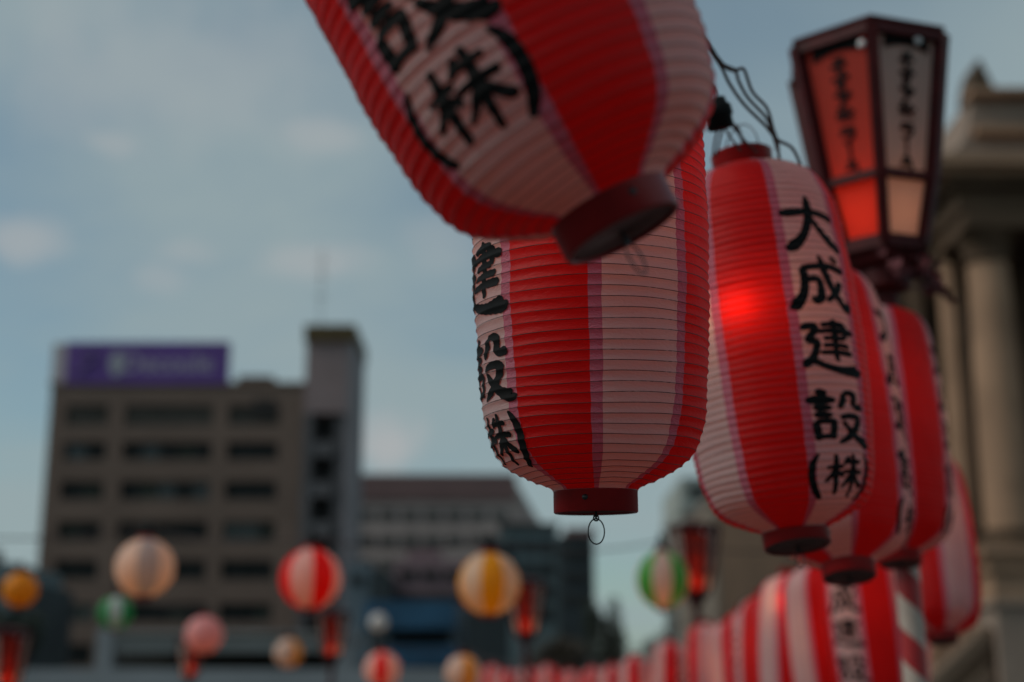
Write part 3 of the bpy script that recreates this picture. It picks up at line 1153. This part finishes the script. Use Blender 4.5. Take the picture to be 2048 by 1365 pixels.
def place(t, bottom, top, face):
    """Stand a lantern's axis from bottom to top and turn its lettered panel by `face` degrees off the viewer (right positive)."""
    a = (top - bottom).normalized()
    c = CAM - (bottom + top) / 2
    c = (c - a * c.dot(a)).normalized()
    r_ = a.cross(c)
    x = c * math.cos(R(face)) + r_ * math.sin(R(face))
    y = a.cross(x)
    M = Matrix((x, y, a)).transposed().to_4x4()
    M.translation = bottom
    t.matrix_world = M


def axis(b_px, depth, t_px, length, far=True):
    """World ends of an axis of known length from its two photo points and the depth of the lower one."""
    b = at(*b_px, depth)
    d = ray(*t_px)
    # |CAM + d s - b| = length
    o = CAM - b
    A, B, C = d.dot(d), 2 * d.dot(o), o.dot(o) - length ** 2
    disc = B * B - 4 * A * C
    if disc < 0:
        s = -B / (2 * A)
    else:
        s = (-B + (1 if far else -1) * math.sqrt(disc)) / (2 * A)
    e = CAM + d * s
    return b, b + (e - b).normalized() * length


SH_FINE = Shape(D_HALF, L_PAPER, 60, .00125, 4)
KANJI_FINE = kanji_mesh(SH_FINE, .013)
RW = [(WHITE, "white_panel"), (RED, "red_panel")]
GROUP_UP = "striped lanterns on the upper near row"
lanterns = []
KANJI_HIGH = kanji_mesh(SH_FINE, .013, cells=(('dai', .86, .084), ('sei', .69, .086), ('ken', .51, .092), ('setsu', .290, .084), ('kabu', .146, .066)))
KANJI_MID = kanji_mesh(SH_FINE, .013, cells=(('dai', .735, .084), ('sei', .565, .084), ('ken', .392, .080), ('setsu', .223, .070), ('kabu', .090, .057)))
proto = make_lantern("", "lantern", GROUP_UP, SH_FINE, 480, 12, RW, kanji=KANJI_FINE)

near = [
    # label, bottom px, depth, top px (None = hang straight), face, bulb
    ("big blurred striped lantern swung aslant at the top edge, nearest of all", (1218, 414), 1.030, 'tilt', -26, None),
    ("sharp upright striped lantern in the centre with an oval wire ring below", (1191, 984), 1.535, None, -66, None),
    ("glowing striped lantern beside the sharp one showing all its brush lettering", (1590, 1064), 2.06, ((1487, 342), 2.215), 39, (-55, .545)),
    ("mostly red lantern directly behind the one with full brush lettering", (1696, 1130), 2.44, (1618, 555), 79, None),
    ("broad red lantern hanging just in front of the spiral striped pole", (1799, 1108), 3.05, (1748, 628), 86, None),
    ("striped lantern low at the right against the temple, right of the pole", (1885, 1268), 4.15, (1838, 915), 124, None),
]
for i, (lab, bpx, dep, tpx, face, bl) in enumerate(near):
    t = proto if i == 0 else copy_tree(proto)
    t['label'] = lab
    if tpx is None:
        b = at(*bpx, dep)
        e = b + Vector((-.012, -.07, 1)).normalized() * L_PAPER
    elif tpx == 'tilt':
        b = at(*bpx, dep)
        e = b + Vector((-math.sin(R(26)), -.03, math.cos(R(26)))).normalized() * L_PAPER
    elif isinstance(tpx[0], tuple):
        b, e = at(*bpx, dep), at(*tpx[0], tpx[1])
    else:
        b, e = axis(bpx, dep, tpx, L_PAPER)
    place(t, b, e, face)
    if i == 2:                              # hangs a little shorter and fuller, its base knocked askew
        t.matrix_world = t.matrix_world @ Matrix.Diagonal((1.06, 1.06, (e - b).length / L_PAPER, 1))
        for ch in bpy.data.objects:
            if ch.parent == t and ch.name.startswith(('bottom_collar', 'hang_ring')):
                ax = (t.matrix_world.inverted().to_3x3() @ RIGHT).normalized()
                ch.matrix_local = Matrix.Rotation(R(-9), 4, ax) @ Matrix.Translation(ch.location)
    if i == 0:
        high = t
    if i == 1:
        mid_ = t
    if bl:
        dth, zf = bl
        set_bulb(t, (.099 * math.cos(R(dth)), .099 * math.sin(R(dth)), L_PAPER * zf), BULB_SPOT, .70)
    lanterns.append(t)

for ch in bpy.data.objects:
    if ch.parent == mid_ and ch.name.startswith('lettering'):
        ch.data = KANJI_MID
    if ch.parent == high and ch.name.startswith('lettering'):
        ch.data = KANJI_HIGH          # each lantern is lettered by hand: this one's writing sits higher

# the low row that runs away from the pole
SH_FAR = Shape(D_HALF, L_PAPER, 0, 0, 5)
KANJI_FAR = kanji_mesh(SH_FAR, .03)
GROUP_LOW = "striped lanterns in the crowded low row running into the distance"
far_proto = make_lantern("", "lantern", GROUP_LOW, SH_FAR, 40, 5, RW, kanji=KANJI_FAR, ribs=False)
low_row = [
    # px of axis, top py, depth, face, label
    (1712, 1040, 4.3, -32, "low red lantern with dense dark lettering beneath the lantern collars by the pole"),
    (1775, 1090, 4.6, -10, "lettered lantern half hidden behind the spiral pole, beneath the broad red one"),
    (1628, 1132, 5.0, 48, "first lantern left of the low densely lettered one, pale spot at its crown"),
    (1580, 1152, 5.6, 134, "lantern with a glowing red spot left of the pale crowned one in the low row"),
    (1530, 1194, 6.6, 8, "pale fronted lettered lantern just left of the glowing red spot in the low row"),
    (1490, 1222, 7.5, -12, "narrow lettered lantern second left of the glowing red spot in the low row"),
    (1452, 1246, 8.5, 138, "orange tinted lantern third left of the glowing red spot in the low row"),
    (1410, 1249, 9.3, 182, "white fronted lantern below the far hexagonal lamp in the low row"),
    (1340, 1284, 10.2, 48, "lantern below and right of the green and white round lantern in the low row"),
    (1270, 1314, 11.2, 128, "red centred lantern at the left shoulder of the low row"),
]
for i, (px, py, dep, face, lab) in enumerate(low_row):
    t = far_proto if i == 0 else copy_tree(far_proto)
    t['label'] = lab
    e = at(px, py, dep)
    rnd = random.Random(i)
    b = e + Vector((rnd.uniform(-.07, .10), rnd.uniform(-.08, .05), -1)).normalized() * L_PAPER
    place(t, b, e, face)
    lanterns.append(t)
    if i == 3:
        set_bulb(t, (.094 * math.cos(R(-135)), .094 * math.sin(R(-135)), L_PAPER * .80), BULB_SPOT)
    elif i == 6:
        set_bulb(t, (0.03, 0, L_PAPER * .5), BULB_DIM, 1.3)
for k, px in enumerate((1226, 1186, 1140, 1096, 1056, 1016, 984)):
    t = copy_tree(far_proto)
    t['label'] = "small red topped lantern peeking over the bottom edge, %s from the low row's left end" % (
        "nearest|second|third|fourth|fifth|sixth|farthest".split('|')[k])
    t['group'] = "small lanterns along the bottom edge"
    e = at(px, 1331 + (k % 3) * 5, 14.5 + k * .5)
    place(t, e - Vector((0, 0, L_PAPER)), e, 40 + 70 * k)
    lanterns.append(t)

# ------------------------------------------------------------------ round lanterns
def round_shape(D, squash=1.0, flat=1.0):
    rr = D / 2
    half = []
    for k in range(9):
        a = math.asin(.30) + (math.pi / 2 - math.asin(.30)) * k / 8
        half.append((rr * squash * (math.cos(math.asin(.30)) - math.cos(a)), rr * math.sin(a) ** flat))
    return half, 2 * half[-1][0]


def round_lantern(label, px, py, r_px, colors, face, bulb_mat, drop=.32, D=.36, squash=1.0, group="round lanterns on the strings across the square", brs=1.0, n=8):
    half, L = round_shape(D, squash)
    sh = Shape(half, L, 0, 0, 7)
    t = make_lantern(label, "lantern", group, sh, 24, 6, colors, n_panels=n, ribs=False, collar_r=D * .15, collar_h=.022, name="round_lantern",
                     bulb=bulb_mat, bulb_r=.032, detail=False)
    dep = D / 2 * FPX / (r_px * .96)
    so = MB()
    so.lathe([(.004, .105), (.016, .10), (.022, .07), (.022, .045), (.034, .03), (.036, .012), (.02, .0)], 14)
    sk = so.build("socket", RUBBER, t, True)
    sk.location = (0, 0, L + .02)
    c = at(px, py, dep)
    b = c - Vector((0, 0, L / 2))
    place(t, b, b + Vector((0, 0, L)), face)
    set_bulb(t, (0, 0, L * drop), None, brs)
    return c + Vector((0, 0, L / 2 + .075))


WP = (WHITE, "white_panel")
tops_a, tops_b = [], []
tops_b.append(round_lantern("small orange round lantern at the left edge", 40, 1180, 36, [(ORANGE, "orange_panel")], 5, BULB_WEAK))
tops_b.append(round_lantern("small dark green round lantern with a pale stripe before the brown office", 231, 1226, 35, [(PLAINW, "white_panel"), (DGREEN, "green_panel"), (DGREEN, "green_panel"), (DGREEN, "green_panel")], 0, BULB_WEAK))
tops_b.append(round_lantern("plain pink round lantern above a small red hexagonal lamp", 408, 1270, 39, [(PINK, "pink_panel")], 0, BULB_DIM, .3))
tops_b.append(round_lantern("faint cream and orange round lantern before the grey canopy", 577, 1306, 30, [(CREAM, "cream_panel"), (CREAM, "cream_panel"), (ORANGE, "orange_panel"), (CREAM, "cream_panel")], -50, BULB_WEAK, .3))
tops_b.append(round_lantern("orange red centred round lantern at the bottom edge left of the blue stall", 764, 1339, 37, [(RED, "red_panel"), WP, WP, WP], -4, BULB_DIM, .5))
tops_b.append(round_lantern("yellow and cream round lantern at the bottom edge under the black banner", 926, 1346, 37, [(ORANGE, "orange_panel"), (CREAM, "cream_panel"), (CREAM, "cream_panel"), (CREAM, "cream_panel")], 22, BULB_DIM, .4))
tops_a.append(round_lantern("big cream round lantern with a grey front before the brown office", 290, 1136, 61, [(GREYP, "grey_panel"), (CREAM, "cream_panel"), (CREAM, "cream_panel"), (CREAM, "cream_panel")], 6, BULB_DIM, .40, brs=1.35))
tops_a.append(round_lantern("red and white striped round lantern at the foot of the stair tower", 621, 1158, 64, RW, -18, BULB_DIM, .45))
tops_a.append(round_lantern("big yellow and white striped round lantern above the black banner", 978, 1168, 65, [(IVORY, "ivory_panel"), (YELLOW, "yellow_panel")], -38, BULB_DIM, .28))
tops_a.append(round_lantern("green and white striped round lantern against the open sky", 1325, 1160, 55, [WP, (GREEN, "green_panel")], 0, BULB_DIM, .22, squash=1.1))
round_lantern("tiny plain white round lantern in front of the blue stall", 757, 1245, 19, [(PLAINW, "white_panel")], 0, BULB_WEAK)


def cable(label, pts, r_=.0055, sag=.06):
    m_ = MB()
    out = []
    for a, b in zip(pts, pts[1:]):
        for k in range(10):
            q = k / 10
            p = a.lerp(b, q)
            out.append(p - Vector((0, 0, sag * 4 * q * (1 - q))))
    out.append(pts[-1])
    m_.tube(out, r_, 6)
    tag(m_.build("cable", CORD, None, True), label, "cable")


cable("dark cable carrying the four big round lanterns across the square", [at(-200, 1060, 8.6)] + tops_a + [at(1640, 1090, 10.2)])
cable("dark cable carrying the small round lanterns down to the bottom edge", [at(-160, 1110, 15)] + tops_b + [at(1080, 1330, 13)])
low_pts = []
for t in lanterns[6:]:
    low_pts.append(t.matrix_world @ Vector((0, 0, L_PAPER + .07)))
cable("dark cable along the tops of the crowded low lantern row", [low_pts[1], low_pts[0]] + low_pts[2:], .003, .01)
up_pts = [t.matrix_world @ Vector((0, 0, L_PAPER + .075)) for t in lanterns[0:6]]
cable("dark cable linking the upper lanterns to the pole behind them", up_pts, .003, .03)

# ------------------------------------------------------------------ hexagonal lamps on spiral striped poles
H_LOW, H_UP = .150, .338
R_TOP, R_MID, R_BOT = .190, .137, .100


def hexc(r_, k, z):
    a = k * math.pi / 3
    return Vector((r_ * math.cos(a), r_ * math.sin(a), z))


def make_bonbori(label, group):
    t = thing("hexagonal_lamp", label, "lamp", group)
    z0, z1, z2 = 0, H_LOW, H_LOW + H_UP
    for k in range(6):
        m_ = MB()
        m_.bar(hexc(R_BOT, k, z0), hexc(R_MID, k, z1), .029, .024, side=hexc(1, k, 0))
        m_.bar(hexc(R_MID, k, z1), hexc(R_TOP, k, z2), .031, .026, side=hexc(1, k, 0))
        m_.build("corner_post", FRAME, t)
        for (r_, z, w, h) in ((R_BOT, z0, .022, .03), (R_MID, z1, .018, .018), (R_TOP, z2 - .008, .02, .022)):
            m_ = MB()
            m_.bar(hexc(r_, k, z), hexc(r_, k + 1, z), h, w)
            m_.build("rail", FRAME, t)
        red = (k % 2 == 1)
        mt = BRED if red else BWHITE
        for nm, ra, za, rb, zb in (("lower_panel", R_BOT, z0, R_MID, z1), ("upper_panel", R_MID, z1, R_TOP, z2)):
            m_ = MB()
            n = 6
            A, B, C, D = hexc(ra * .97, k, za), hexc(ra * .97, k + 1, za), hexc(rb * .97, k, zb), hexc(rb * .97, k + 1, zb)
            m_.grid([[A.lerp(B, j / n).lerp(C.lerp(D, j / n), i / n) for j in range(n + 1)] for i in range(n + 1)])
            po = m_.build(nm, mt, t)
            if nm == "upper_panel":
                mid_b, mid_t = (A + B) / 2, (C + D) / 2
                upv = (mid_t - mid_b).normalized()
                # seen from outside, k+1 lies to the right
                rv = (B - A).normalized()
                nv = rv.cross(upv).normalized()
                if nv.dot(hexc(1, k + .5, 0)) < 0:
                    nv = -nv
                org = mid_b + nv * .0035
                M = Matrix((rv, upv, nv)).transposed().to_4x4()
                chars = "そすア盆ラーう"
                for j, ch in enumerate(chars):
                    tm = CHARS.setdefault(ch, None) or text_mesh(ch if ch != "ー" else "｜", .047, INK, 0, .0026)
                    CHARS[ch] = tm
                    co = link("lettering", tm, po)
                    MM = M.copy()
                    MM.translation = org + upv * (H_UP * (.80 - j * .125) * .98) + rv * .002
                    co.matrix_local = MM
                ar = MB()
                ar.grid([[org + upv * (H_UP * .905 + .022 * math.cos(q * 1.15) + e) + rv * (.060 * q) for e in (-.024, .012)] for q in
                         [-1 + i / 6 for i in range(13)]])
                ar.build("arched_mark", INK, po)
    m_ = MB()
    m_.lathe([(R_TOP * .2, z2 + .012), (R_TOP * 1.03, z2 + .005), (R_TOP * 1.06, z2 + .016), (R_TOP * 1.0, z2 + .024), (.03, z2 + .05)], 6)
    m_.build("roof_cap", FRAME, t)
    m_ = MB()
    m_.lathe([(.055, -.05), (R_BOT * .86, -.040), (R_BOT * .98, -.018), (R_BOT * .92, -.006), (0.001, -.004)], 6)
    m_.lathe([(.034, -.10), (.06, -.09), (.06, -.05)], 18)
    m_.build("base_block", FRAME, t)
    b = MB()
    b.lathe([(.001, -.03), (.02, -.024), (.03, 0), (.022, .02), (.012, .05), (.001, .05)], 14)
    bo = b.build("bulb", BULB_BON, t, True)
    bo.location = (0, 0, .075)
    m_ = MB()
    m_.tube([(0, 0, -.40), (0, 0, -.10)], .0290, 20)  # plain dark tube over the top of the pole
    m_.build("dark_tube", FRAME, t, True)
    # pole with two spiral tapes
    PR, LEN, PER = .0265, 2.9, .145
    for nm, mt, ph in (("red_tape", TAPE_R, 0), ("white_tape", TAPE_W, .5)):
        p = MB()
        rows = []
        turns = LEN / PER
        n = int(turns * 24)
        for i in range(n + 1):
            a = 2 * math.pi * i / 24
            zc = -.08 - LEN + PER * (i / 24)
            zz = [zc + PER * (ph + q * .125) for q in range(5)]
            rows.append([(PR * math.cos(-a), PR * math.sin(-a), min(max(z, -.08 - LEN), -.08)) for z in zz])
        p.grid(rows)
        p.build(nm, mt, t, True)
    return t


CHARS = {}
BRED = paper("lamp_red_panel", (0.68, 0.065, 0.035), (0.86, 0.034, 0.012), 0.55, crease=.05, scale=.5)
BWHITE = paper("lamp_white_panel", (0.60, 0.50, 0.43), (0.64, 0.36, 0.255), 0.42, crease=.05, scale=.5)
BULB_BON = glow("hexagonal_lamp_glow", (1.0, 0.55, 0.28), 8.0)
GROUP_HEX = "red and white hexagonal lamps on spiral poles"
bon = make_bonbori("large red and white hexagonal lamp with vertical writing on the spiral pole", GROUP_HEX)


def put_bonbori(t, px, py_base, dep, alpha=5.3, tilt=(0, 0)):
    b = at(px, py_base, dep)
    place(t, b, b + Vector((tilt[0], tilt[1], 1)), alpha)


DEP_BON = 3.30
put_bonbori(bon, 1763, 506, DEP_BON, 5.3, (-.014, 0))
# small white discs on the two panels that face the square
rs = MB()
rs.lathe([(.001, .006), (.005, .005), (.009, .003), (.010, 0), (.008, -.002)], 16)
rme = rs.mesh("white_disc", DISC_W, True)
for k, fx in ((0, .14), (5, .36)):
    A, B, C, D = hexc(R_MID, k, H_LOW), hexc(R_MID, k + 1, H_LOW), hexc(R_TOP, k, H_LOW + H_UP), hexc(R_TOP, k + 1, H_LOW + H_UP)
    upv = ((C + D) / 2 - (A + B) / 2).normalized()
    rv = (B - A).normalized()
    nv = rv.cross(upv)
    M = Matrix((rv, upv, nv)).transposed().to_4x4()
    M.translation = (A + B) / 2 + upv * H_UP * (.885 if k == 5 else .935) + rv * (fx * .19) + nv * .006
    ro = link("white_disc", rme, bon)
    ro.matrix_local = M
for (px, py, dep, al, lab) in (
        (1392, 1186, 10.8, 32, "far red hexagonal lamp on a pole right of the green and white lantern"),
        (1052, 1268, 13.8, 25, "far red hexagonal lamp low right of the yellow and white lantern"),
        (664, 1312, 16.8, 20, "far red hexagonal lamp below the red and white round lantern"),
        (379, 1352, 20.0, 40, "far red hexagonal lamp under the plain pink lantern"),
        (12, 1375, 13.0, 33, "dark red hexagonal lamp in the bottom left corner")):
    c = copy_tree(bon)
    c['label'] = lab
    put_bonbori(c, px, py, dep, al)

# ------------------------------------------------------------------ cords, socket, blossoms
CR3 = lambda x, y, d: at(1350 + x / 2.3956, 50 + y / 2.3947, d)
cordt = thing("power_cord", "three loose twisted cords running from behind the tilted lantern to the glowing one", "cord")
for pts in ([(20, -60), (100, 30), (180, 120), (215, 180), (290, 215), (330, 215), (370, 320), (440, 400), (470, 500), (490, 560), (500, 640), (530, 700)],
            [(30, -30), (120, 70), (215, 190), (260, 280), (330, 380), (430, 480), (490, 550), (560, 590), (600, 670), (607, 740)],
            [(40, -50), (130, 60), (240, 200), (290, 225), (305, 270), (350, 350), (440, 450), (475, 545), (490, 600)]):
    m_ = MB()
    n = len(pts)
    m_.tube(catmull([up_pts[1]] + [CR3(x, y, 2.02 + .16 * i / n + .004 * math.sin(i * 2.1)) for i, (x, y) in enumerate(pts)], 6), .0026, 7)
    m_.build("strand", CORD, cordt, True)
sock = thing("lamp_socket", "black rubber socket hanging above the glowing lantern's top collar", "socket")
m_ = MB()
a, c = CR3(185, 350, 2.10), CR3(222, 505, 2.10)
d = (c - a)
n_ = 14
rows = []
s1 = d.orthogonal().normalized()
s2 = d.normalized().cross(s1)
for (q, r_) in ((0, .003), (.02, .016), (.22, .018), (.27, .022), (.58, .023), (.63, .020), (.92, .020), (.98, .015), (1.0, .003)):
    rows.append([a + d * q + (s1 * math.cos(2 * math.pi * k / n_) + s2 * math.sin(2 * math.pi * k / n_)) * r_ for k in range(n_)])
m_.grid(rows, closed=True)
m_.build("body", RUBBER, sock, True)
for pts in ([(180, 295), (215, 365), (245, 430), (280, 490), (330, 550), (395, 615)], [(235, 490), (270, 545), (315, 605)],
            [(205, 500), (190, 560), (182, 630)], [(228, 500), (212, 560), (200, 630)], [(170, 285), (180, 330), (195, 370)]):
    m_ = MB()
    m_.tube(catmull([CR3(x, y, 2.115 + .01 * i) for i, (x, y) in enumerate(pts)], 5), .0018, 6)
    m_.build("wire", CORD, sock, True)

PETAL = solid("dusty_blossom", (0.16, 0.045, 0.05), 0.7, 0.3, 0.5, 30)
TWIG = solid("dry_twig", (0.05, 0.03, 0.022), 0.8, 0.3, 0.3, 30)
gar = thing("blossom_garland", "dusty red artificial blossom spray tied round the base of the large hexagonal lamp", "garland")
rnd = random.Random(11)
base = at(1772, 520, DEP_BON)
tw = MB()
pe = MB()
for k in range(16):
    a = rnd.uniform(0, 6.28)
    ln_ = rnd.uniform(.08, .17)
    tip = base + Vector((math.cos(a) * ln_, math.sin(a) * ln_, rnd.uniform(-.13, .0)))
    midp = base.lerp(tip, .5) + Vector((0, 0, .015))
    cc = catmull([base, midp, tip], 5)
    tw.tube(cc, .0022, 5)
    for j in range(14):
        p = cc[rnd.randrange(3, len(cc))] + Vector((rnd.gauss(0, .012), rnd.gauss(0, .012), rnd.gauss(0, .012)))
        u = Vector((rnd.gauss(0, 1), rnd.gauss(0, 1), rnd.gauss(0, 1))).normalized()
        v = u.orthogonal().normalized()
        w = u.cross(v)
        for q in range(5):
            an = 2 * math.pi * q / 5
            dr = v * math.cos(an) + w * math.sin(an)
            sd_ = v * -math.sin(an) + w * math.cos(an)
            b = len(pe.v)
            pe.v += [p, p + dr * .008 + sd_ * .005 + u * .003, p + dr * .015 + u * .004, p + dr * .008 - sd_ * .005 + u * .003]
            pe.f.append((b, b + 1, b + 2, b + 3))
            pe.m.append(0)
tw.build("twig", TWIG, gar, True)
po = pe.build("petals", PETAL, gar)
po['kind'] = 'stuff'
